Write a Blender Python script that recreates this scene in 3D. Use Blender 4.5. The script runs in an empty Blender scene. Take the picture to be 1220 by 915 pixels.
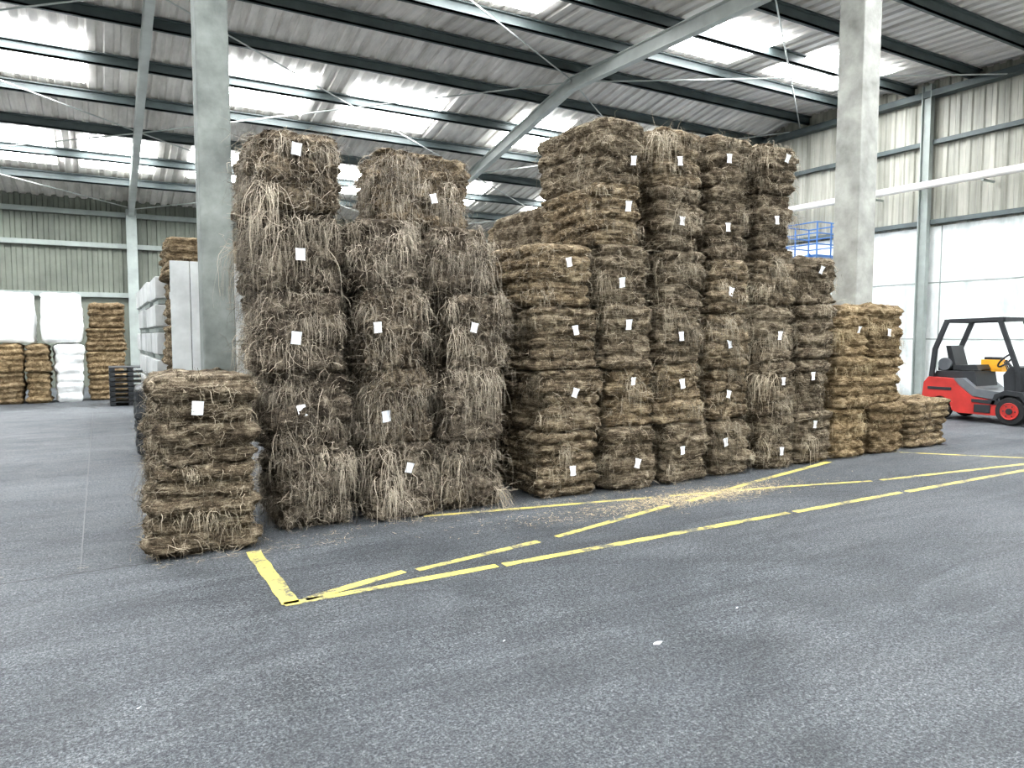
import bpy, math, random
import numpy as np
from mathutils import Vector, Matrix
rng = np.random.default_rng(11)
random.seed(5)
scene = bpy.context.scene

# ------------------------------------------------------------------ materials
def nmat(name):
    m = bpy.data.materials.new(name); m.use_nodes = True
    nt = m.node_tree; nt.nodes.clear()
    out = nt.nodes.new('ShaderNodeOutputMaterial')
    b = nt.nodes.new('ShaderNodeBsdfPrincipled')
    nt.links.new(b.outputs[0], out.inputs[0])
    return m, nt, b, out
def N(nt, t, **kw):
    n = nt.nodes.new(t)
    for k, v in kw.items():
        if k in n.inputs: n.inputs[k].default_value = v
        else: setattr(n, k, v)
    return n
def L(nt, a, b): nt.links.new(a, b)
def coords(nt, scale=(1,1,1), rot=(0,0,0)):
    tc = N(nt, 'ShaderNodeTexCoord'); mp = N(nt, 'ShaderNodeMapping')
    mp.inputs['Scale'].default_value = scale; mp.inputs['Rotation'].default_value = rot
    L(nt, tc.outputs['Object'], mp.inputs[0]); return mp.outputs[0]
def noise(nt, vec, scale, detail=4, rough=.55, dist=0):
    n = N(nt, 'ShaderNodeTexNoise'); n.inputs['Scale'].default_value = scale
    n.inputs['Detail'].default_value = detail; n.inputs['Roughness'].default_value = rough
    n.inputs['Distortion'].default_value = dist
    L(nt, vec, n.inputs['Vector']); return n.outputs[0]
def ramp(nt, fac, stops):
    r = N(nt, 'ShaderNodeValToRGB'); e = r.color_ramp.elements
    e[0].position = stops[0][0]; e[0].color = (*stops[0][1], 1)
    e[1].position = stops[-1][0]; e[1].color = (*stops[-1][1], 1)
    for p, c in stops[1:-1]:
        x = e.new(p); x.color = (*c, 1)
    L(nt, fac, r.inputs[0]); return r.outputs[0]
def mix(nt, a, b, fac, mode='MIX'):
    m = N(nt, 'ShaderNodeMix', data_type='RGBA', blend_type=mode)
    for sock, v in ((m.inputs[0], fac), (m.inputs[6], a), (m.inputs[7], b)):
        if hasattr(v, 'is_linked'): L(nt, v, sock)
        elif isinstance(v, tuple): sock.default_value = (*v, 1)
        else: sock.default_value = v
    return m.outputs[2]
def bump(nt, b, h, strength, dist):
    n = N(nt, 'ShaderNodeBump'); n.inputs['Strength'].default_value = strength
    n.inputs['Distance'].default_value = dist
    L(nt, h, n.inputs['Height']); L(nt, n.outputs[0], b.inputs['Normal'])

def simple(name, col, rough=.6, var=.25, sc=3.0, metal=0, bmp=.0):
    m, nt, b, o = nmat(name)
    v = coords(nt); n = noise(nt, v, sc, 6, .6)
    d = tuple(c*(1-var) for c in col); l = tuple(min(1, c*(1+var)) for c in col)
    L(nt, ramp(nt, n, [(.3, d), (.7, l)]), b.inputs['Base Color'])
    b.inputs['Roughness'].default_value = rough; b.inputs['Metallic'].default_value = metal
    if bmp: bump(nt, b, noise(nt, v, sc*12, 4), bmp, .01)
    return m

def bale_mat(name, dark, mid, light, zs=11, hs=1):
    m, nt, b, o = nmat(name)
    vh = coords(nt, (hs, hs, zs)); v = coords(nt)
    n1 = noise(nt, vh, 7, 6, .7, .6)
    n2 = noise(nt, v, 5, 6, .65, 1.5)
    n3 = noise(nt, v, 60, 3, .7, 2.0)
    mx = N(nt, 'ShaderNodeMath', operation='ADD'); L(nt, n1, mx.inputs[0]); L(nt, n2, mx.inputs[1])
    my = N(nt, 'ShaderNodeMath', operation='MULTIPLY_ADD'); L(nt, n3, my.inputs[0]); my.inputs[1].default_value = .8
    L(nt, mx.outputs[0], my.inputs[2])
    sc = N(nt, 'ShaderNodeMath', operation='MULTIPLY'); L(nt, my.outputs[0], sc.inputs[0]); sc.inputs[1].default_value = 1/2.8
    c = ramp(nt, sc.outputs[0], [(.40, dark), (.5, mid), (.60, light)])
    at = N(nt, 'ShaderNodeAttribute', attribute_name='tint')
    tr = ramp(nt, at.outputs['Fac'], [(0, (.68, .67, .67)), (.5, (1, 1, 1)), (1, (1.25, 1.18, 1.05))])
    c = mix(nt, c, tr, 1.0, 'MULTIPLY')
    L(nt, c, b.inputs['Base Color']); b.inputs['Roughness'].default_value = .9
    b.inputs['Specular IOR Level'].default_value = .15
    bump(nt, b, sc.outputs[0], 1.0, .05)
    return m
def strand_mat(name, a, c):
    m, nt, b, o = nmat(name)
    at = N(nt, 'ShaderNodeAttribute', attribute_name='tint')
    L(nt, ramp(nt, at.outputs['Fac'], [(0, a), (1, c)]), b.inputs['Base Color'])
    b.inputs['Roughness'].default_value = .7; b.inputs['Specular IOR Level'].default_value = .25
    return m

M_brown = bale_mat('jute_brown', (.024, .018, .012), (.155, .121, .084), (.50, .425, .315))
M_grey  = bale_mat('jute_grey_brown', (.018, .014, .011), (.108, .087, .066), (.37, .315, .245), 1.5, 1.6)
M_gold  = bale_mat('jute_golden', (.045, .030, .016), (.255, .185, .105), (.64, .51, .34))
S_brown = strand_mat('jute_fibre_brown', (.06, .046, .03), (.74, .64, .49))
S_grey  = strand_mat('jute_fibre_grey', (.045, .036, .027), (.68, .59, .47))
S_gold  = strand_mat('jute_fibre_gold', (.18, .12, .055), (.85, .71, .48))
M_tag = simple('paper_tag', (.82, .84, .88), .6, .07, 20)
M_white = simple('white_bag', (.84, .85, .84), .55, .12, 4, bmp=.3)
M_black = simple('black_plastic', (.03, .032, .035), .4, .3, 6)
M_conc = simple('column_concrete', (.20, .215, .20), .8, .35, 2.5, bmp=.35)
M_concL = simple('column_concrete_light', (.30, .30, .275), .8, .33, 2.5, bmp=.35)
M_steel = simple('painted_steel_grey', (.30, .33, .31), .5, .15, 2)
M_dsteel = simple('purlin_steel', (.085, .105, .105), .5, .2, 2)
M_lsteel = simple('rafter_steel', (.50, .52, .50), .5, .12, 2)
M_pipe = simple('white_pipe', (.85, .82, .78), .4, .08, 2)
M_blue = simple('blue_paint', (.05, .15, .38), .4, .15, 3)
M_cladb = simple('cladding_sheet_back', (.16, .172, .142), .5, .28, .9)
M_block = simple('grey_white_pack', (.50, .51, .50), .6, .22, 2)
M_red = simple('forklift_red', (.42, .035, .028), .45, .22, 3)
M_dark = simple('forklift_dark', (.025, .027, .03), .45, .2, 5)
M_rub = simple('tyre_rubber', (.02, .02, .021), .85, .2, 8)
M_org = simple('orange_paint', (.85, .42, .04), .4, .1, 4)
M_glass = simple('forklift_grey_trim', (.13, .14, .15), .35, .15, 4)

def sheet_mat(name, a, c, s, stretch):
    m, nt, b, o = nmat(name)
    n1 = noise(nt, coords(nt), .7, 5, .6); n2 = noise(nt, coords(nt, stretch), 3, 5, .65)
    col = ramp(nt, n2, [(.32, a), (.62, c)])
    col = mix(nt, col, ramp(nt, n1, [(.3, (.8, .8, .8)), (.7, (1.1, 1.1, 1.1))]), 1.0, 'MULTIPLY')
    L(nt, col, b.inputs['Base Color']); b.inputs['Roughness'].default_value = .5
    return m
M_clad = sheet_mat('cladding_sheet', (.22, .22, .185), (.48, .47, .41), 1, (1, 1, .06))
M_roof = sheet_mat('roof_sheet', (.56, .53, .49), (.80, .76, .72), 1, (1, .06, 1))

def emis(name, col, s):
    m, nt, b, o = nmat(name); nt.nodes.remove(b)
    e = N(nt, 'ShaderNodeEmission'); e.inputs[0].default_value = (*col, 1); e.inputs[1].default_value = s
    L(nt, e.outputs[0], o.inputs[0]); return m
M_sky = emis('rooflight_grp', (.95, .98, 1.0), 24)

# floor asphalt
m, nt, b, o = nmat('asphalt_floor'); M_floor = m
v = coords(nt)
big = noise(nt, v, .35, 5, .6, .8); med = noise(nt, v, 2.2, 6, .7, .5); fine = noise(nt, v, 75, 4, .85); peb = noise(nt, v, 30, 3, .8)
vs = coords(nt, (.3, 1.8, 1), (0, 0, .5)); streak = noise(nt, vs, 1.2, 6, .65, 1.6)
scuff = noise(nt, coords(nt, (.35, .8, 1), (0, 0, .25)), .9, 2, .4, .9)
c = ramp(nt, big, [(.3, (.066, .073, .082)), (.7, (.108, .116, .126))])
c = mix(nt, c, ramp(nt, med, [(.3, (.74, .74, .74)), (.7, (1.15, 1.15, 1.15))]), 1.0, 'MULTIPLY')
c = mix(nt, c, ramp(nt, streak, [(.35, (.8, .8, .81)), (.65, (1.13, 1.13, 1.12))]), 1.0, 'MULTIPLY')
c = mix(nt, c, ramp(nt, scuff, [(.44, (1, 1, 1)), (.47, (.78, .78, .78)), (.485, (1, 1, 1)), (.515, (1, 1, 1)), (.53, (.82, .82, .82)), (.56, (1, 1, 1))]), .7, 'MULTIPLY')
c = mix(nt, c, ramp(nt, fine, [(.36, (.22, .22, .22)), (.5, (1, 1, 1)), (.62, (2.3, 2.25, 2.15))]), 1.0, 'MULTIPLY')
c = mix(nt, c, ramp(nt, peb, [(.33, (.55, .55, .55)), (.5, (1, 1, 1)), (.68, (1.8, 1.75, 1.66))]), .85, 'MULTIPLY')
L(nt, c, b.inputs['Base Color'])
L(nt, ramp(nt, med, [(.3, (.48,)*3), (.7, (.75,)*3)]), b.inputs['Roughness'])
b.inputs['Specular IOR Level'].default_value = .38
bump(nt, b, fine, .9, .012)

# white blockwork wall
m, nt, b, o = nmat('painted_blockwork'); M_wall = m
v = coords(nt)
n1 = noise(nt, v, .5, 6, .65, .8); n2 = noise(nt, coords(nt, (1, 1, .25)), 2.5, 5, .6)
c = ramp(nt, n1, [(.32, (.54, .58, .57)), (.5, (.76, .78, .77)), (.7, (.90, .90, .88))])
c = mix(nt, c, ramp(nt, n2, [(.3, (.62, .65, .64)), (.55, (1, 1, 1))]), .85, 'MULTIPLY')
L(nt, c, b.inputs['Base Color']); b.inputs['Roughness'].default_value = .7

# worn yellow paint
m, nt, b, o = nmat('worn_yellow_paint'); M_yel = m
v = coords(nt); n1 = noise(nt, v, 22, 5, .75); n2 = noise(nt, v, 3, 4)
ad = N(nt, 'ShaderNodeMath', operation='ADD'); L(nt, n1, ad.inputs[0]); L(nt, n2, ad.inputs[1])
h = N(nt, 'ShaderNodeMath', operation='MULTIPLY'); L(nt, ad.outputs[0], h.inputs[0]); h.inputs[1].default_value = .5
L(nt, ramp(nt, h.outputs[0], [(.42, (.12, .12, .10)), (.48, (.40, .35, .13)), (.55, (.62, .50, .12)), (.7, (.72, .60, .18))]), b.inputs['Base Color'])
b.inputs['Roughness'].default_value = .6

# ------------------------------------------------------------------ builder
class MB:
    def __init__(s): s.v = []; s.f = []; s.m = []
    def add(s, vs, fs, m):
        o = len(s.v); s.v += [tuple(x) for x in vs]
        for f in fs: s.f.append(tuple(i+o for i in f)); s.m.append(m)
    def box(s, x0, x1, y0, y1, z0, z1, m=0):
        s.add([(x0,y0,z0),(x1,y0,z0),(x1,y1,z0),(x0,y1,z0),(x0,y0,z1),(x1,y0,z1),(x1,y1,z1),(x0,y1,z1)],
              [(0,3,2,1),(4,5,6,7),(0,1,5,4),(1,2,6,5),(2,3,7,6),(3,0,4,7)], m)
    def prism(s, prof, x0, x1, m=0):   # prof in (y,z)
        n = len(prof)
        vs = [(x0, y, z) for y, z in prof] + [(x1, y, z) for y, z in prof]
        fs = [tuple(range(n)), tuple(range(2*n-1, n-1, -1))] + [(i+n, (i+1) % n + n, (i+1) % n, i) for i in range(n)]
        s.add(vs, fs, m)
    def bar(s, p, q, w, h, m=0, up=(0,0,1)):
        p = Vector(p); q = Vector(q); d = (q-p).normalized(); u = Vector(up)
        if abs(d.dot(u)) > .98: u = Vector((0,1,0))
        a = d.cross(u).normalized(); u = a.cross(d).normalized()
        vs = [e + a*sx*w/2 + u*sz*h/2 for e in (p, q) for sx, sz in ((-1,-1),(1,-1),(1,1),(-1,1))]
        s.add(vs, [(0,3,2,1),(4,5,6,7),(0,1,5,4),(1,2,6,5),(2,3,7,6),(3,0,4,7)], m)
    def ibeam(s, p, q, w, h, m=0, t=.025):
        p = Vector(p); q = Vector(q); d = (q-p).normalized(); u = Vector((0,0,1))
        if abs(d.dot(u)) > .98: u = Vector((0,1,0))
        a = d.cross(u).normalized(); u = a.cross(d).normalized()
        for sg in (-1, 1): s.bar(p+u*sg*(h/2-t/2), q+u*sg*(h/2-t/2), w, t, m, u)
        s.bar(p, q, t, h-2*t, m, u)
    def cyl(s, p, q, r, m=0, n=20, r2=None):
        p = Vector(p); q = Vector(q); d = (q-p).normalized(); r2 = r if r2 is None else r2
        u = Vector((0,0,1)) if abs(d.z) < .9 else Vector((1,0,0))
        a = d.cross(u).normalized(); u = a.cross(d)
        vs = [p + (a*math.cos(t)+u*math.sin(t))*r for t in [2*math.pi*i/n for i in range(n)]]
        vs += [q + (a*math.cos(t)+u*math.sin(t))*r2 for t in [2*math.pi*i/n for i in range(n)]]
        s.add(vs, [tuple(range(n)), tuple(range(2*n-1, n-1, -1))] + [(i+n, (i+1) % n+n, (i+1) % n, i) for i in range(n)], m)
    def torus(s, c, axis, R, r, m=0, n=24, k=8):
        c = Vector(c); d = Vector(axis).normalized(); u = Vector((0,0,1)) if abs(d.z) < .9 else Vector((1,0,0))
        a = d.cross(u).normalized(); u = a.cross(d); vs = []
        for i in range(n):
            t = 2*math.pi*i/n; e = a*math.cos(t)+u*math.sin(t)
            for j in range(k):
                w = 2*math.pi*j/k; vs.append(c + e*(R+r*math.cos(w)) + d*r*math.sin(w))
        s.add(vs, [(i*k+j, i*k+(j+1) % k, ((i+1) % n)*k+(j+1) % k, ((i+1) % n)*k+j) for i in range(n) for j in range(k)], m)
    def done(s, name, mats, bevel=0, smooth=False):
        me = bpy.data.meshes.new(name); me.from_pydata(s.v, [], s.f)
        for x in mats: me.materials.append(x)
        me.polygons.foreach_set('material_index', s.m)
        me.update()
        import bmesh
        bm = bmesh.new(); bm.from_mesh(me); bmesh.ops.recalc_face_normals(bm, faces=bm.faces); bm.to_mesh(me); bm.free()
        ob = bpy.data.objects.new(name, me); scene.collection.objects.link(ob)
        if bevel:
            b = ob.modifiers.new('bevel', 'BEVEL'); b.width = bevel; b.segments = 2; b.limit_method = 'ANGLE'
        return ob

# ------------------------------------------------------------------ noise
def _h(x, y, z, s):
    n = (x*374761393 + y*668265263 + z*1274126177 + s*97463477) & 0xffffffff
    n = ((n ^ (n >> 13))*1274126177) & 0xffffffff
    return ((n ^ (n >> 16)) & 0xffff)/65535.0
def vn(p, s=0):
    i = np.floor(p).astype(np.int64); f = p-i; f = f*f*(3-2*f)
    x, y, z = i[..., 0], i[..., 1], i[..., 2]; fx, fy, fz = f[..., 0], f[..., 1], f[..., 2]
    def l(a, b, t): return a+(b-a)*t
    return l(l(l(_h(x,y,z,s), _h(x+1,y,z,s), fx), l(_h(x,y+1,z,s), _h(x+1,y+1,z,s), fx), fy),
             l(l(_h(x,y,z+1,s), _h(x+1,y,z+1,s), fx), l(_h(x,y+1,z+1,s), _h(x+1,y+1,z+1,s), fx), fy), fz)

def perim(w, d, r, N_):
    segs = [('l', w-2*r), ('a', math.pi*r/2), ('l', d-2*r), ('a', math.pi*r/2)]*2
    tot = sum(x[1] for x in segs)
    P = []; Nn = []
    corners = [(w/2-r, -d/2+r, -90), (w/2-r, d/2-r, 0), (-w/2+r, d/2-r, 90), (-w/2+r, -d/2+r, 180)]
    starts = [((-w/2+r, -d/2), (1, 0), (0, -1)), ((w/2, -d/2+r), (0, 1), (1, 0)), ((w/2-r, d/2), (-1, 0), (0, 1)), ((-w/2, d/2-r), (0, -1), (-1, 0))]
    for k in range(N_):
        s = tot*k/N_; i = 0
        while s > segs[i][1]: s -= segs[i][1]; i += 1
        if i % 2 == 0:
            st, dr, nn = starts[i//2]; P.append((st[0]+dr[0]*s, st[1]+dr[1]*s)); Nn.append(nn)
        else:
            cx, cy, a0 = corners[i//2]; a = math.radians(a0)+s/r
            P.append((cx+r*math.cos(a), cy+r*math.sin(a))); Nn.append((math.cos(a), math.sin(a)))
    return np.array(P), np.array(Nn)

def bale(w, d, h, seed, NP=150, M=44, layers=4, mess=1.0, groove=.055, r=.10, amp=1.0, vert=0):
    P, Nn = perim(w, d, r, NP)
    tz = np.linspace(0, 1, M+1)
    z = h*tz[:, None]*np.ones((1, NP))
    base = np.zeros((M+1, NP, 3)); base[..., 0] = P[:, 0]; base[..., 1] = P[:, 1]; base[..., 2] = z
    q = base + seed*3.17
    ph = layers*tz[:, None] + .6*mess*(vn(q*np.array([2.2, 2.2, 1.5]), 1)-.5) + .3*mess*(vn(q*np.array([8, 8, 3.]), 2)-.5)
    Lr = np.clip(np.floor(ph), -1, layers+1).astype(int)+1
    lay = np.random.default_rng(seed).uniform(-.028, .028, layers+4)[Lr]
    prof = np.abs(np.sin(math.pi*ph))**.45
    gk = .35+1.1*vn(q*np.array([3, 3, 3.]), 9)
    off = groove*gk*(prof-.85) + lay*amp
    off += amp*(.07*(vn(q*3.0, 3)-.5) + mess*.055*(vn(q*np.array([9, 9, 14.]), 4)-.5) + mess*.038*(vn(q*np.array([22, 22, 40.]), 5)-.5) + mess*.026*(vn(q*np.array([60, 60, 60.]), 6)-.5))
    if vert: off += vert*(.05*(vn(q*np.array([11, 11, 3.2]), 11)-.5) + .045*(vn(q*np.array([24, 24, 9.]), 12)-.5))
    rr = .065; zz = np.minimum(z, h-z)
    kk = np.clip((rr-zz)/rr, 0, 1); off -= rr*(1-np.sqrt(np.clip(1-kk**2, 0, 1)))
    V = base.copy(); V[..., 0] += Nn[:, 0]*off; V[..., 1] += Nn[:, 1]*off
    rows = [V.reshape(-1, 3)]
    K = 9
    for i in range(1, K+1):
        sc = 1-(i/K)*.985; t = V[-1].copy(); t[:, :2] *= sc
        t[:, 2] = h + (.07*(vn((t+seed*1.3)*np.array([5, 5, 1.]), 7)-.4) + .04*(vn((t+seed)*np.array([20, 20, 1.]), 8)-.5))*min(1, i/2)*amp
        rows.append(t)
    VV = np.concatenate(rows); R = M+1+K
    a = np.arange(R-1)[:, None]*NP; j = np.arange(NP)[None]; j2 = (j+1) % NP
    F = np.stack([a+j, a+j2, a+NP+j2, a+NP+j], -1).reshape(-1, 4)
    nrm = np.zeros(((M+1)*NP, 3)); nrm[:, 0] = np.tile(Nn[:, 0], M+1); nrm[:, 1] = np.tile(Nn[:, 1], M+1)
    return VV, F, V.reshape(-1, 3), nrm

def strands(p0, n0, length, r, droop=1.0, width=.004, K=6, hang=.5, stiff=.33, side=.9):
    n = len(p0)
    tan = np.stack([-n0[:, 1], n0[:, 0], np.zeros(n)], 1)
    d0 = n0*r.uniform(.1, .8, (n, 1)) + tan*r.normal(0, side, (n, 1)) + np.array([0, 0, 1.])*r.normal(0, .35, (n, 1))
    d0 /= np.linalg.norm(d0, axis=1, keepdims=True)
    p = p0 + n0*.003; pts = [p]; sl = (length/K)[:, None]
    hg = (r.random((n, 1)) < hang)*1.0
    for k in range(K):
        t = (k+1)/K
        d = d0*(1-.85*t*hg) + np.array([0, 0, -1.])*(hg*droop*1.6*t + .15*t) + r.normal(0, stiff, (n, 3)) - n0*(.45*t)*(1-hg*.4)
        d /= np.linalg.norm(d, axis=1, keepdims=True)
        p = p + d*sl
        p[:, 2] = np.maximum(p[:, 2], .006); pts.append(p)
    pts = np.stack(pts, 1)
    dd = np.gradient(pts, axis=1); wv = np.cross(dd, n0[:, None, :]+r.normal(0, .3, (n, 1, 3)))
    wv /= (np.linalg.norm(wv, axis=2, keepdims=True)+1e-9)
    ww = (width*r.uniform(.5, 1.5, n))[:, None, None]*np.linspace(1, .35, K+1)[None, :, None]*.5
    V = np.stack([pts-wv*ww, pts+wv*ww], 2).reshape(-1, 3)
    b = (np.arange(n)[:, None]*(K+1)+np.arange(K)[None])*2
    F = np.stack([b, b+1, b+3, b+2], -1).reshape(-1, 4)
    return V, F

def mk(name, parts, mats):
    Vs, Fs, Ms, Ts = [], [], [], []; o = 0
    for V, F, mi, t in parts:
        Vs.append(V); Fs.append(F+o); Ms.append(np.full(len(F), mi)); Ts.append(np.broadcast_to(t, (len(V),))); o += len(V)
    V = np.concatenate(Vs).astype(np.float32); F = np.concatenate(Fs).astype(np.int32); Mi = np.concatenate(Ms).astype(np.int32); T = np.concatenate(Ts).astype(np.float32)
    me = bpy.data.meshes.new(name)
    me.vertices.add(len(V)); me.vertices.foreach_set('co', V.ravel())
    me.loops.add(F.size); me.loops.foreach_set('vertex_index', F.ravel())
    me.polygons.add(len(F)); me.polygons.foreach_set('loop_start', np.arange(0, F.size, 4, dtype=np.int32))
    for x in mats: me.materials.append(x)
    me.polygons.foreach_set('material_index', Mi)
    me.polygons.foreach_set('use_smooth', np.ones(len(F), dtype=bool))
    me.update(calc_edges=True)
    a = me.attributes.new('tint', 'FLOAT', 'POINT'); a.data.foreach_set('value', T)
    ob = bpy.data.objects.new(name, me); scene.collection.objects.link(ob); return ob

def tag(x, y, z, size, rot, tilt):
    g = []
    for j in range(4):
        for i in range(4):
            u = (i/3-.5)*size[0]; v_ = (j/3-.5)*size[1]
            g.append((u*math.cos(rot)-v_*math.sin(rot), -.012*math.sin(i*1.3+j), u*math.sin(rot)+v_*math.cos(rot)))
    g = np.array(g); g[:, 1] += g[:, 2]*tilt; g += np.array([x, y, z])
    F = np.array([(j*4+i, j*4+i+1, j*4+i+5, j*4+i+4) for j in range(3) for i in range(3)])
    return g, F

seedc = [1]
def stack(name, x0, x1, yf, depth, n, h, mats=(M_brown, S_brown), mess=1.0, layers=4, ns=500, clump=0,
          shifts=None, yshifts=None, tags=None, NP=150, M=44, tint=.5, z0=0, groove=.065, jit=.028, slen=(.04, .18), hang=.5, amp=1.0, vert=0, ws=None, cl=1.0, ybad=.65):
    parts = []; w = x1-x0; cx = (x0+x1)/2; cy = yf+depth/2
    z = z0
    for k in range(n):
        sd = seedc[0]; seedc[0] += 1; r = np.random.default_rng(sd)
        hh = h*r.uniform(.94, 1.06)
        if k == n-1: hh = z0+n*h-z
        wk = w*(ws[k] if ws else r.uniform(.94, 1.03))
        V, F, S, nr = bale(wk, depth*r.uniform(.97, 1.02), hh+.012, sd, NP, M, layers if layers < 2 else layers+int(r.integers(0, 2)), mess, groove, amp=amp, vert=vert)
        a = r.uniform(-.045, .045)*(jit > 0); ca, sa = math.cos(a), math.sin(a); R = np.array([[ca, sa, 0], [-sa, ca, 0], [0, 0, 1]])
        dx = (shifts[k] if shifts else 0)+r.uniform(-jit, jit); dy = (yshifts[k] if yshifts else 0)+r.uniform(-jit, jit)
        T = np.array([cx+dx, cy+dy, z])
        tn = float(np.clip(tint+r.uniform(-.3, .3), 0, 1))
        V = V@R+T; S = S@R+T; nr = nr@R
        parts.append((V, F, 0, tn))
        if ns:
            idx = r.integers(0, len(S), ns)
            ln = r.uniform(*slen, ns)
            SV, SF = strands(S[idx], nr[idx], ln, r, hang=hang)
            parts.append((SV, SF, 1, np.repeat(np.clip(r.normal(.34, .27, ns), 0, 1), 14)))
        front = np.where((nr[:, 1] < -.2) | (nr[:, 0] < -.6))[0]; front = front[front > len(S)//4]
        for c in range(clump):
            nb = int(r.integers(15, 75)); i0 = int(r.choice(front))
            tn3 = np.array([-nr[i0][1], nr[i0][0], 0])
            p = S[i0] + tn3*r.normal(0, 1, (nb, 1))*r.uniform(.02, .13) + np.array([0, 0, 1])*r.normal(0, .03, (nb, 1)) + nr[i0]*r.uniform(-.02, .02, (nb, 1))
            nn = np.repeat(nr[i0][None], nb, 0)
            Lc = r.choice([.10, .18, .28, .5], p=[.3, .32, .25, .13])
            SV, SF = strands(p, nn, cl*Lc*r.uniform(.4, 1.3, nb), r, droop=2.0, hang=.9, width=.004, stiff=.29, side=.45)
            base = r.uniform(.1, .7)
            parts.append((SV, SF, 1, np.repeat(np.clip(r.normal(base, .2, nb), 0, 1), 14)))
        if tags is None or tags[k] is not None:
            tx = (tags[k] if tags else 0)+r.uniform(-.04, .04)
            s_ = r.uniform(.85, 1.1)
            g, GF = tag(cx+dx+tx, cy+dy-depth/2-.065, z+hh*r.uniform(.35, .8), (.08*s_, .1*s_), r.uniform(-.3, .3), r.uniform(-.2, .2))
            parts.append((g, GF, 2, .5))
        z += hh
    return mk(name, parts, [mats[0], mats[1], M_tag])

G = (M_grey, S_grey); B = (M_brown, S_brown); O = (M_gold, S_gold)
NT = lambda n: [None]*n
JS = 'jute_bale_stack'
GK = dict(layers=2, vert=1.0, groove=.07, slen=(.04, .22), hang=.65)
stack(JS, .32, 1.06, 5.93, 1.05, 2, .69, B, 1.2, tags=[None, -.07], clump=8, ns=1500, tint=.6, yshifts=[0, .05], slen=(.04, .18), cl=.6)
stack(JS, 1.29, 1.96, 6.30, 1.1, 5, .685, G, 1.3, shifts=[.03, 0, -.06, -.1, -.12], tags=[None, -.12, -.08, -.03, -.03], clump=34, ns=2200, tint=.6, **GK)
stack(JS, 2.13, 2.71, 6.27, 1.15, 4, .69, G, 1.3, shifts=[.0, -.02, -.05, -.07], ws=[1.08, 1.0, 1.0, 1.05], tags=[.02, -.14, -.2, None], clump=32, ns=2200, tint=.55, **GK)
stack(JS, 2.92, 3.50, 6.27, 1.15, 4, .685, G, 1.3, shifts=[-.02, .02, .04, -.08], yshifts=[0, 0, 0, .12], ws=[1.0, .97, 1.1, 1.0], tags=[None, None, -.1, None], clump=34, ns=2200, tint=.45, **GK)
stack('jute_bale', 2.42, 3.42, 6.72, .8, 1, .72, G, 1.2, z0=2.79, tags=[.05], clump=40, ns=2400, tint=1.0, layers=4, vert=.5, slen=(.05, .22), hang=.65)
stack(JS, 3.90, 4.65, 6.18, 1.2, 4, .66, B, 1.0, layers=5, tags=[.0, -.05, -.02, .0], ns=1300, clump=4, tint=.6, shifts=[.0, .02, -.02, -.08], cl=.7)
stack(JS, 4.74, 5.37, 6.14, 1.25, 6, .665, B, 1.1, layers=4, tags=[0, -.05, -.08, -.1, .0, .08], ns=1400, clump=6, tint=.7, shifts=[.0, 0, -.06, -.08, -.14, -.16], cl=.7)
stack(JS, 5.51, 6.18, 6.18, 1.25, 6, .67, B, 1.2, layers=4, tags=[-.1, -.08, -.06, None, -.06, -.1], ns=1500, clump=12, tint=.6, shifts=[.02, 0, -.02, -.05, -.08, -.1], cl=.85)
stack(JS, 6.35, 6.98, 6.22, 1.25, 6, .675, B, 1.2, layers=4, tags=[-.18, -.1, -.1, -.1, -.1, -.12], ns=1500, clump=12, tint=.5, shifts=[.03, 0, -.02, -.05, -.03, -.05], cl=.85)
stack(JS, 7.14, 7.77, 6.22, 1.25, 6, .675, B, 1.2, layers=4, tags=[-.05, .0, .0, None, -.08, .0], ns=1500, clump=13, tint=.4, shifts=[.03, 0, -.02, .0, -.03, -.03], cl=.85)
stack(JS, 7.92, 8.58, 6.24, 1.2, 4, .68, B, 1.2, layers=4, tags=[-.05, -.1, None, -.08], ns=1300, clump=9, tint=.3, cl=.7)
stack(JS, 8.74, 9.40, 6.24, 1.2, 3, .70, O, 1.1, layers=5, tags=[None, None, 0], ns=1100, clump=7, tint=.3, cl=.6)
stack(JS, 9.54, 10.25, 6.26, 1.2, 3, .71, O, 1.1, layers=4, tags=[None, .1, -.1], ns=1100, clump=6, tint=.35, cl=.6)
stack('jute_bale', 10.55, 11.5, 6.3, 1.0, 1, .72, B, .8, layers=6, tags=NT(1), ns=600, tint=.75)
# second and third rows (mostly hidden)
for i, (x, n) in enumerate([(2.1, 4), (2.95, 4), (3.8, 3), (4.75, 5), (5.6, 5), (6.4, 5), (7.2, 5), (8.0, 4), (8.85, 3), (9.6, 3)]):
    stack(JS, x, x+.74, 7.65, 1.15, n, .66, B, .9, tags=NT(n), ns=120, NP=90, M=22, tint=.5)
stack(JS, 5.62, 6.4, 9.5, 1.2, 5, .70, B, 1.0, tags=NT(5), ns=150, NP=90, M=22, tint=.8)
# bales at the far left
for x0, x1 in ((-3.65, -3.0), (-2.95, -2.3), (-2.25, -1.65), (-1.62, -1.12)):
    stack(JS, x0, x1, 21.6, 1.0, 2, .74, O, .6, layers=5, tags=NT(2), ns=60, NP=90, M=26, tint=.3, jit=.01)
stack(JS, -.28, .60, 21.9, 1.1, 4, .64, O, .6, layers=4, tags=NT(4), ns=60, NP=90, M=26, tint=.2)
stack(JS, .88, 1.85, 11.06, 1.2, 5, .615, B, .9, layers=4, tags=NT(5), ns=200, NP=100, M=26, tint=.75)
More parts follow.
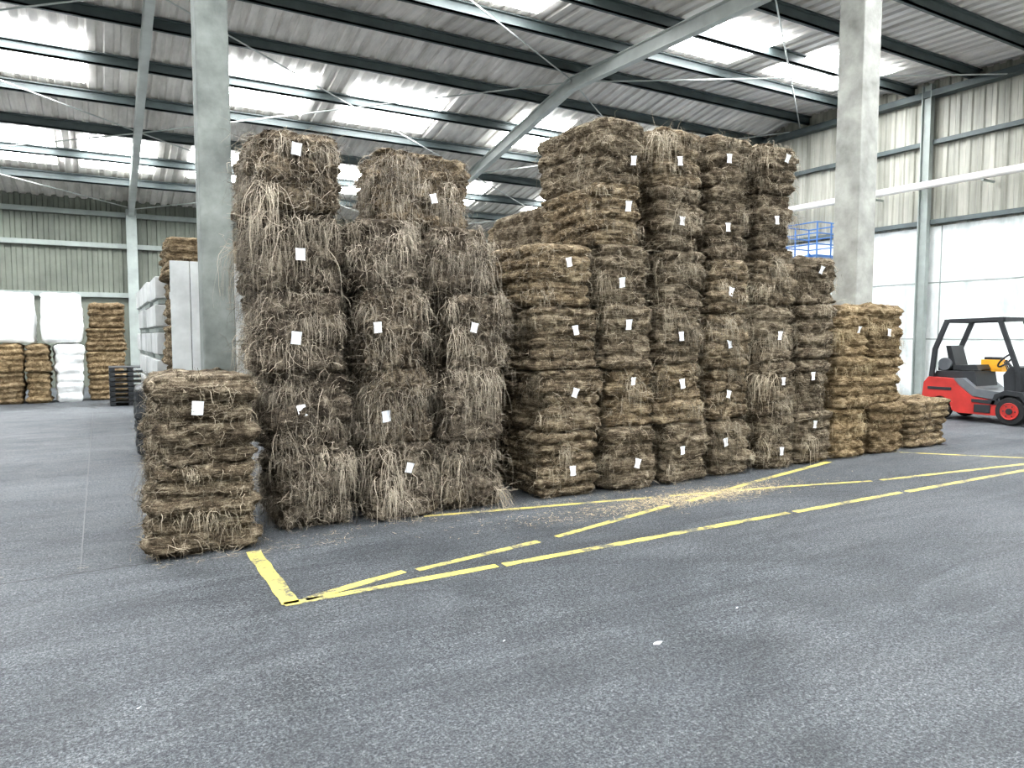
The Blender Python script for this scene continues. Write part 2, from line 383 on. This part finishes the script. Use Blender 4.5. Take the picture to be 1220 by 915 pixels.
# white big bags
W = (M_white, M_white)
for x0, x1 in ((-3.6, -2.42), (-2.4, -1.36), (-1.30, -.34)):
    stack('bulk_bag', x0, x1, 21.68, .9, 1, 1.24, W, .35, layers=1, tags=NT(1), ns=0, NP=80, M=24, z0=1.53, groove=.05, jit=.01)
stack('sack_stack', -1.04, -.38, 21.7, .9, 1, 1.48, W, .5, layers=6, tags=NT(1), ns=0, NP=80, M=44, groove=.05, jit=.01)
stack('black_sack_stack', .40, .74, 11.1, 1.1, 1, .98, (M_black, M_black), .7, layers=4, tags=NT(1), ns=0, NP=80, M=40, groove=.05, jit=.01)

# white board leaning in front of that stack
mb = MB()
for i in range(4):
    mb.box(.86+i*.25, .86+i*.25+.243, 10.80, 10.86, .0, 2.72, 0)
mb.box(.85, 1.87, 10.86, 10.89, .3, .4, 0); mb.box(.85, 1.87, 10.86, 10.89, 2.2, 2.3, 0)
mb.done('white_board_panel', [M_block], .006)
# wrapped pallet packs
for i in range(4):
    y = 12.6+i*1.4
    mb = MB()
    for k in range(6):
        z = .44*k; dx = random.uniform(-.03, .03)
        for s in (0, .5, 1.0): mb.box(.8+dx+s*.5, .9+dx+s*.5, y, y+1.2, z, z+.07, 1)
        mb.box(.78+dx, 1.95+dx, y, y+1.2, z+.07, z+.09, 1)
        mb.box(.76+dx, 1.97+dx, y-.02, y+1.22, z+.09, z+.43, 0)
    mb.done('wrapped_pallet_stack', [M_block, M_steel], .015)
# black plastic pallets
mb = MB()
for k in range(8):
    z = .12*k
    mb.box(.18, 1.1, 19.8, 20.8, z+.08, z+.105, 0)
    for i in range(3): mb.box(.18+i*.4, .30+i*.4, 19.8, 20.8, z, z+.08, 0)
mb.done('plastic_pallet_stack', [M_black], .004)

# ------------------------------------------------------------------ shell
X0, X1, Y0, Y1 = -16, 20, -9, 28
def zr(y): return 8.72-(y-16)*.208 if y > 16 else 8.72-(16-y)*.03
mb = MB(); mb.box(X0-.3, X1+.3, Y0-.3, Y1+.3, -.2, 0); mb.done('floor', [M_floor])
def corr_roof():
    xs = []; x = X0; 
    while x < X1:
        xs += [(x, 0), (x+.16, 0), (x+.20, .05), (x+.30, .05), (x+.34, 0)]; x += .34
    ys = [Y0-.2, 2, 16, Y1+.2]
    vs = [(a, y, zr(y)+.02+dz) for y in ys for a, dz in xs]; n = len(xs)
    fs = [(j*n+i, j*n+i+1, (j+1)*n+i+1, (j+1)*n+i) for j in range(3) for i in range(n-1)]
    vs2 = [(a, y, zr(y)+.16) for y in ys for a in (X0, X1)]
    mb = MB(); mb.add(vs, fs, 0); mb.add(vs2, [(j*2, j*2+1, j*2+3, j*2+2) for j in range(3)], 0)
    mb.done('ceiling', [M_roof])
corr_roof()
def corr_wall(mb, axis, c, a0, a1, z0, z1, inward, m):
    a = a0; pts = []
    while a < a1:
        for da, dd in ((0, 0), (.14, 0), (.17, .04), (.27, .04), (.30, 0)):
            pts.append((min(a+da, a1), c+inward*dd))
        a += .30
    vs = [((p, q, z) if axis == 'x' else (q, p, z)) for z in (z0, z1) for p, q in pts]; n = len(pts)
    mb.add(vs, [(i, i+1, n+i+1, n+i) for i in range(n-1)], m)
# right wall
mb = MB(); mb.box(X1, X1+.3, Y0, Y1, 0, 4.7, 0); mb.box(X1+.1, X1+.3, Y0, Y1, 4.7, 8.9, 1)
corr_wall(mb, 'y', X1+.03, Y0, Y1, 4.7, 8.8, -1, 1)
for z in (1.6, 3.15): mb.box(X1-.012, X1, Y0, Y1, z, z+.03, 2)
for y in np.arange(Y0+2, Y1, 3.05): mb.box(X1-.012, X1, y, y+.03, 0, 4.7, 2)
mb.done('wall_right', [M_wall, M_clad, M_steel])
mb = MB()
for z in (4.75, 6.9): mb.box(X1-.16, X1-.02, Y0, Y1, z, z+.12, 0)
mb.box(X1-.3, X1-.02, Y0, Y1, 8.15, 8.32, 0)
for y in (-6.3, -.3, 5.7, 11.7, 17.7, 23.7): mb.ibeam((X1-.22, y, 0), (X1-.22, y, zr(y)-.1), .18, .26, 1)
mb.done('trim_1', [M_dsteel, M_steel])
mb = MB(); mb.cyl((X1-.55, Y0, 5.72), (X1-.55, Y1, 5.78), .1, 0)
for y in np.arange(Y0+1, Y1, 3.0): mb.box(X1-.6, X1-.05, y, y+.05, 5.6, 5.65, 1)
mb.done('wall_pipe', [M_pipe, M_steel])
# back wall
mb = MB(); mb.box(X0, X1, Y1, Y1+.3, 0, 3.0, 1); mb.box(X0, X1, Y1+.1, Y1+.3, 3.0, 6.6, 1)
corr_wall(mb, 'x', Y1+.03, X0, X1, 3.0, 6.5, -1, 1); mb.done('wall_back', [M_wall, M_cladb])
mb = MB()
for z in (3.0, 4.65, 5.7): mb.box(X0, X1, Y1-.14, Y1-.02, z, z+.16, 0)
for x in (-9, -4, 1.07, 6, 11, 15.5): mb.ibeam((x, Y1-.3, 0), (x, Y1-.3, 5.95), .32, .3, 0)
mb.done('trim_2', [M_steel])
mb = MB(); mb.box(X0-.3, X0, Y0, Y1, 0, 8.9); mb.done('wall_left', [M_wall])
mb = MB(); mb.box(X0, X1, Y0-.3, Y0, 0, 8.2); mb.done('wall_front', [M_wall])
# purlins
mb = MB(); y = Y0+.6
while y < Y1-.3:
    z = zr(y)-.12
    mb.box(X0, X1, y-.02, y+.02, z-.12, z+.12, 0); mb.box(X0, X1, y-.02, y+.09, z-.12, z-.09, 0); mb.box(X0, X1, y-.09, y+.02, z+.09, z+.12, 0)
    y += 1.72
mb.done('roof_purlins', [M_dsteel])
mb = MB()
for x in (-9, 1.07, 11):
    for a, b_ in ((Y0, 16), (16, Y1-.1)):
        mb.ibeam((x, a, zr(a)-.42), (x, b_, zr(b_)-.42), .18, .34, 0)
mb.done('roof_rafters', [M_lsteel])
mb = MB()
for xa, xb in ((-9, 1.07), (1.07, 11), (11, 20)):
    for ya, yb in ((9.5, 16), (16, 22), (22, 27.6)):
        mb.cyl((xa, ya, zr(ya)-.32), (xb, yb, zr(yb)-.32), .018, 0, 6)
        mb.cyl((xb, ya, zr(ya)-.36), (xa, yb, zr(yb)-.36), .018, 0, 6)
mb.done('roof_bracing', [M_lsteel])
# rooflights
def rooflight(x0, x1, yc, hl=.95):
    mb = MB(); ya, yb = yc-hl, yc+hl
    za, zb = zr(ya)-.0, zr(yb)-.0
    vs = [(x, y, z+d) for d in (-.03, -.005) for x, y, z in ((x0, ya, za), (x1, ya, za), (x1, yb, zb), (x0, yb, zb))]
    mb.add(vs, [(0,3,2,1),(4,5,6,7),(0,1,5,4),(1,2,6,5),(2,3,7,6),(3,0,4,7)], 0)
    mb.done('rooflight', [M_sky])
for yc, xs in ((19.5, [(-7.5, -5.3), (-2.6, -.1), (2.8, 5.0), (6.0, 8.6), (11.0, 12.8), (15, 17)]),
               (24.4, [(-7, -4.6), (-3.8, -.9), (-.3, 1.6), (2.6, 4.5), (6.3, 8.2), (10.5, 12.6), (15, 17)]),
               (12.6, [(-9, -6), (-3, -.5), (2, 4.4), (6.0, 8.4), (11.8, 14.1), (15.4, 18.2)]),
               (5.5, [(-11, -8.5), (-5, -2.5), (0, 2.5), (5.5, 8), (11.5, 14), (16, 18.5)]),  # this row and those below: out of view, added to light the bale fronts
               (.5, [(-11, -8.5), (-5, -2.5), (0, 2.5), (5.5, 8), (11.5, 14), (16, 18.5)]),
               (-4.5, [(-11, -8.5), (-5, -2.5), (0, 2.5), (5.5, 8), (11.5, 14), (16, 18.5)])):
    for a, b_ in xs: rooflight(a, b_, yc)

# concrete columns
def column(x, y, w, d, mat):
    mb = MB(); mb.box(x-w/2, x+w/2, y-d/2, y+d/2, 0, zr(y)-.62, 0)
    mb.box(x-w/2-.02, x+w/2+.02, y-d/2-.02, y+d/2+.02, zr(y)-.64, zr(y)-.6, 1)
    mb.done('concrete_column', [mat, M_steel], .02)
column(1.27, 9.5, .37, .36, M_conc)
column(11.1, 7.75, .46, .46, M_concL)

# ------------------------------------------------------------------ floor markings
def strip(mb, pts, w=.075):
    for (xa, ya), (xb, yb) in zip(pts[:-1], pts[1:]):
        d = Vector((xb-xa, yb-ya)).normalized(); n = Vector((-d.y, d.x))*w/2
        L_ = math.hypot(xb-xa, yb-ya); k = max(2, int(L_/.12)); vs = []
        for i in range(k+1):
            t = i/k; x = xa+(xb-xa)*t; y = ya+(yb-ya)*t
            j = random.uniform(-.006, .006)
            vs += [(x-n.x+j, y-n.y+j, .003), (x+n.x+j, y+n.y-j, .003)]
        mb.add(vs, [(2*i, 2*i+2, 2*i+3, 2*i+1) for i in range(k)], 0)
mb = MB()
strip(mb, [(1.0, 5.85), (1.0, 4.57)], .11)
for a, b_ in ((.96, 2.5), (2.56, 5.7), (5.78, 7.5), (7.6, 13.2)): strip(mb, [(a, 4.57), (b_, 4.58)])
strip(mb, [(1.1, 4.6), (1.85, 4.8)]); strip(mb, [(1.95, 4.78), (3.1, 4.96)], .07); strip(mb, [(3.3, 5.0), (4.9, 5.38)], .07); strip(mb, [(5.2, 5.42), (6.6, 5.78), (8.5, 6.2)], .08)
strip(mb, [(2.6, 6.2), (3.95, 5.94), (5.0, 5.74)], .06); strip(mb, [(5.2, 5.7), (6.6, 5.43), (7.8, 5.12)], .06); strip(mb, [(7.95, 5.1), (10.6, 4.8)], .07)
strip(mb, [(10.1, 6.2), (11.2, 4.98)], .07)
mb.done('floor_marking_lines', [M_yel])
mb = MB(); mb.box(-14, .3, 5.93, 5.94, .0, .002, 0); mb.box(-.18, -.17, 5.93, 20, 0, .002, 0)
mb.done('floor_joint', [M_dark])

# loose fibre litter
r = np.random.default_rng(3)
def litter(cx, cy, sx, sy, n, ln, wd):
    p = np.stack([r.normal(cx, sx, n), r.normal(cy, sy, n), np.full(n, .006)], 1)
    a = r.uniform(0, 2*math.pi, n); l = r.uniform(*ln, n); K = 3; pts = [p]
    for k in range(K):
        a = a+r.normal(0, .5, n); p = p+np.stack([np.cos(a)*l/K, np.sin(a)*l/K, r.uniform(-.001, .003, n)], 1); pts.append(p)
    pts = np.stack(pts, 1); wv = np.stack([-np.sin(a), np.cos(a), 0*a], 1)[:, None]*wd*.5
    V = np.stack([pts-wv, pts+wv], 2).reshape(-1, 3); b = (np.arange(n)[:, None]*(K+1)+np.arange(K)[None])*2
    F = np.stack([b, b+1, b+3, b+2], -1).reshape(-1, 4)
    return (V, F, 0, np.repeat(r.uniform(.3, 1, n), (K+1)*2))
mk('fibre_litter', [litter(5.5, 5.52, .6, .12, 2600, (.015, .06), .004), litter(5.0, 5.55, 1.1, .18, 800, (.02, .07), .004),
    litter(3.5, 6.08, 1.6, .05, 250, (.02, .08), .003), litter(1.0, 5.8, .4, .04, 80, (.02, .08), .003)], [S_gold])
mb = MB()
for x, y, s in ((2.62, 2.95, .028), (.95, 2.35, .014), (1.9, 3.4, .008), (3.4, 3.1, .008), (.1, 3.6, .010)):
    mb.add([(x-s, y, .003), (x, y-s*.6, .004), (x+s*1.2, y-.2*s, .012), (x+.6*s, y+s*.7, .006), (x-.4*s, y+.6*s, .004)], [(0,1,2,3,4)], 0)
mb.done('paper_scraps', [M_tag])

# ------------------------------------------------------------------ blue access platform
mb = MB()
mb.box(17.3, 18.5, 13.2, 14.4, 3.9, 3.96, 0)
for x in (17.3, 17.9, 18.5):
    for y in (13.2, 14.4): mb.cyl((x, y, 0 if x != 17.9 else 3.9), (x, y, 4.85), .022, 0, 8)
for z in (4.25, 4.55, 4.85):
    for y in (13.2, 14.4): mb.cyl((17.3, y, z), (18.5, y, z), .018, 0, 8)
    for x in (17.3, 18.5): mb.cyl((x, 13.2, z), (x, 14.4, z), .018, 0, 8)
for i in range(14):
    t = i/14; mb.box(17.0-2.0*(1-t), 17.3-2.0*(1-t), 13.4, 14.2, 3.9*t, 3.9*t+.03, 0)
mb.bar((15.1, 13.4, 0), (17.3, 13.4, 3.95), .05, .2, 0); mb.bar((15.1, 14.2, 0), (17.3, 14.2, 3.95), .05, .2, 0)
mb.done('blue_access_platform', [M_blue])

# ------------------------------------------------------------------ forklift (front towards -Y)
mb = MB(); RED, DK, RB, ORG, GR = 0, 1, 2, 3, 4
xa, xb = 14.95, 16.05; R0 = 8.75
cw = [(R0-.02, .22), (R0+.0, .45), (R0-.03, .74), (R0-.12, .86), (R0-.62, .84), (R0-.72, .72), (R0-1.0, .50), (R0-1.75, .40), (R0-1.75, .20), (R0-1.42, .16), (R0-.75, .16), (R0-.62, .2), (R0-.55, .42), (R0-.38, .48), (R0-.2, .42), (R0-.13, .22)]
mb.prism(cw, xa, xb, RED)
mb.prism([(R0-.12, .84), (R0-.2, .98), (R0-.95, 1.0), (R0-1.02, .6), (R0-.7, .55)], xa+.16, xb-.16, DK)
mb.prism([(R0-1.0, .46), (R0-1.0, .40), (R0-1.7, .36), (R0-1.7, .46)], xa-.02, xb+.02, DK)
mb.prism([(R0-1.55, .4), (R0-1.5, .95), (R0-1.62, 1.12), (R0-1.78, 1.1), (R0-1.86, .4)], xa+.1, xb-.1, DK)
mb.prism([(R0-.62, .845), (R0-.72, .73), (R0-1.0, .51), (R0-1.5, .46), (R0-1.5, .62), (R0-1.05, .66), (R0-.8, .86)], xa+.02, xb-.02, GR)
mb.box(xa-.012, xa, R0-.6, R0-.12, .60, .66, DK); mb.box(xa-.015, xa, R0-1.35, R0-1.05, .2, .36, DK)
fen = [(R0-1.35, .38), (R0-1.42, .58), (R0-1.6, .66), (R0-1.9, .64), (R0-2.02, .45), (R0-1.95, .42), (R0-1.85, .56), (R0-1.6, .57), (R0-1.47, .5), (R0-1.42, .38)]
mb.prism(fen, xa-.02, xa+.2, DK); mb.prism(fen, xb-.2, xb+.02, DK)
def wheel(x, y, rr, w, sgn):
    mb.cyl((x, y, rr), (x+sgn*w, y, rr), rr*.93, RB, 28); mb.torus((x+sgn*w*.25, y, rr), (1, 0, 0), rr*.86, rr*.14, RB)
    mb.torus((x+sgn*w*.75, y, rr), (1, 0, 0), rr*.86, rr*.14, RB)
    mb.cyl((x-sgn*.012, y, rr), (x, y, rr), rr*.58, RED, 24); mb.cyl((x-sgn*.03, y, rr), (x, y, rr), rr*.22, DK, 14)
    mb.torus((x-sgn*.01, y, rr), (1, 0, 0), rr*.56, rr*.05, RED)
    for i in range(6):
        a = i*math.pi/3; mb.cyl((x-sgn*.022, y+math.cos(a)*rr*.38, rr+math.sin(a)*rr*.38), (x, y+math.cos(a)*rr*.38, rr+math.sin(a)*rr*.38), .014, DK, 8)
for x, s in ((xa-.03, 1), (xb+.03, -1)):
    wheel(x, R0-1.7, .27, .2, s); wheel(x+s*.04, R0-.36, .21, .17, s)
mb.prism([(R0-.45, 1.0), (R0-.45, 1.1), (R0-.9, 1.12), (R0-.95, 1.02)], 15.25, 15.75, DK)
mb.prism([(R0-.5, 1.08), (R0-.38, 1.5), (R0-.28, 1.5), (R0-.38, 1.05)], 15.27, 15.73, DK)
mb.torus((15.5, R0-1.32, 1.22), (0, .75, .65), .17, .018, DK); mb.cyl((15.5, R0-1.32, 1.22), (15.5, R0-1.55, .95), .025, DK, 10)
mb.box(15.3, 15.7, R0-.25, R0-.12, .98, 1.16, DK)
mb.box(15.72, 15.95, R0-1.15, R0-.75, .98, 1.22, ORG); mb.box(15.74, 15.93, R0-1.1, R0-.8, 1.22, 1.27, DK)
for i in range(3): mb.cyl((15.28+i*.06, R0-1.5, .95), (15.28+i*.06, R0-1.4, 1.2), .012, DK, 8)
for x in (xa+.08, xb-.08):
    mb.bar((x, R0-.14, .8), (x, R0-.2, 1.45), .06, .09, DK, (0, 1, 0)); mb.bar((x, R0-.2, 1.43), (x, R0-.42, 2.0), .06, .09, DK, (0, 1, 0))
    mb.bar((x, R0-1.78, 1.0), (x, R0-1.42, 2.0), .06, .08, DK, (0, 1, 0)); mb.bar((x, R0-.38, 2.0), (x, R0-1.5, 2.03), .07, .07, DK)
    mb.bar((x, R0-1.82, .5), (x, R0-1.78, 1.02), .06, .1, DK, (0, 1, 0))
mb.bar((xa+.08, R0-.4, 2.0), (xb-.08, R0-.4, 2.0), .08, .07, DK); mb.bar((xa+.08, R0-1.47, 2.02), (xb-.08, R0-1.47, 2.02), .08, .07, DK)
for i in range(7): mb.bar((xa+.2+i*.125, R0-.4, 2.02), (xa+.2+i*.125, R0-1.47, 2.04), .02, .05, DK)
mb.cyl((15.2, R0-.3, 1.12), (15.8, R0-.3, 1.12), .13, GR, 20)
for x in (15.12, 15.88):
    mb.ibeam((x, R0-2.08, .08), (x, R0-2.08, 2.15), .08, .14, DK); mb.ibeam((x+(.07 if x < 15.5 else -.07), R0-2.12, .08), (x+(.07 if x < 15.5 else -.07), R0-2.12, 2.1), .06, .11, DK)
    mb.cyl((x+(.13 if x < 15.5 else -.13), R0-1.99, .2), (x+(.13 if x < 15.5 else -.13), R0-1.99, 1.95), .03, GR, 12)
for z in (.35, 1.2, 2.08): mb.box(15.1, 15.9, R0-2.06, R0-2.02, z, z+.09, DK)
for z in (.25, .6): mb.box(14.98, 16.02, R0-2.24, R0-2.18, z, z+.09, DK)
for x in (15.0, 15.35, 15.65, 15.97): mb.bar((x, R0-2.22, .2), (x, R0-2.22, 1.15), .03, .03, DK)
mb.bar((14.98, R0-2.22, 1.15), (16.0, R0-2.22, 1.15), .03, .04, DK)
for x in (15.2, 15.8):
    mb.box(x-.05, x+.05, R0-2.29, R0-2.24, .05, .7, DK); mb.prism([(R0-2.24, .04), (R0-2.24, .09), (R0-3.35, .055), (R0-3.35, .04)], x-.05, x+.05, DK)
mb.done('forklift', [M_red, M_dark, M_rub, M_org, M_glass], .01)

# ------------------------------------------------------------------ world, camera
w = bpy.data.worlds.new('world'); scene.world = w; w.use_nodes = True
w.node_tree.nodes['Background'].inputs[0].default_value = (.7, .8, .95, 1); w.node_tree.nodes['Background'].inputs[1].default_value = .6
cam = bpy.data.cameras.new('camera'); cam.sensor_width = 36; cam.lens = 36*855/1220
co = bpy.data.objects.new('camera', cam); scene.collection.objects.link(co)
co.location = (0, 0, 1.7); co.rotation_euler = (math.radians(90-3.83), 0, math.radians(-29.86))
cam.clip_end = 200; scene.camera = co
scene.view_settings.view_transform = 'Standard'
try: scene.view_settings.look = 'Medium High Contrast'
except Exception as e: print('look', e)
scene.view_settings.exposure = .25
print('polys', sum(len(o.data.polygons) for o in scene.objects if o.type == 'MESH'))
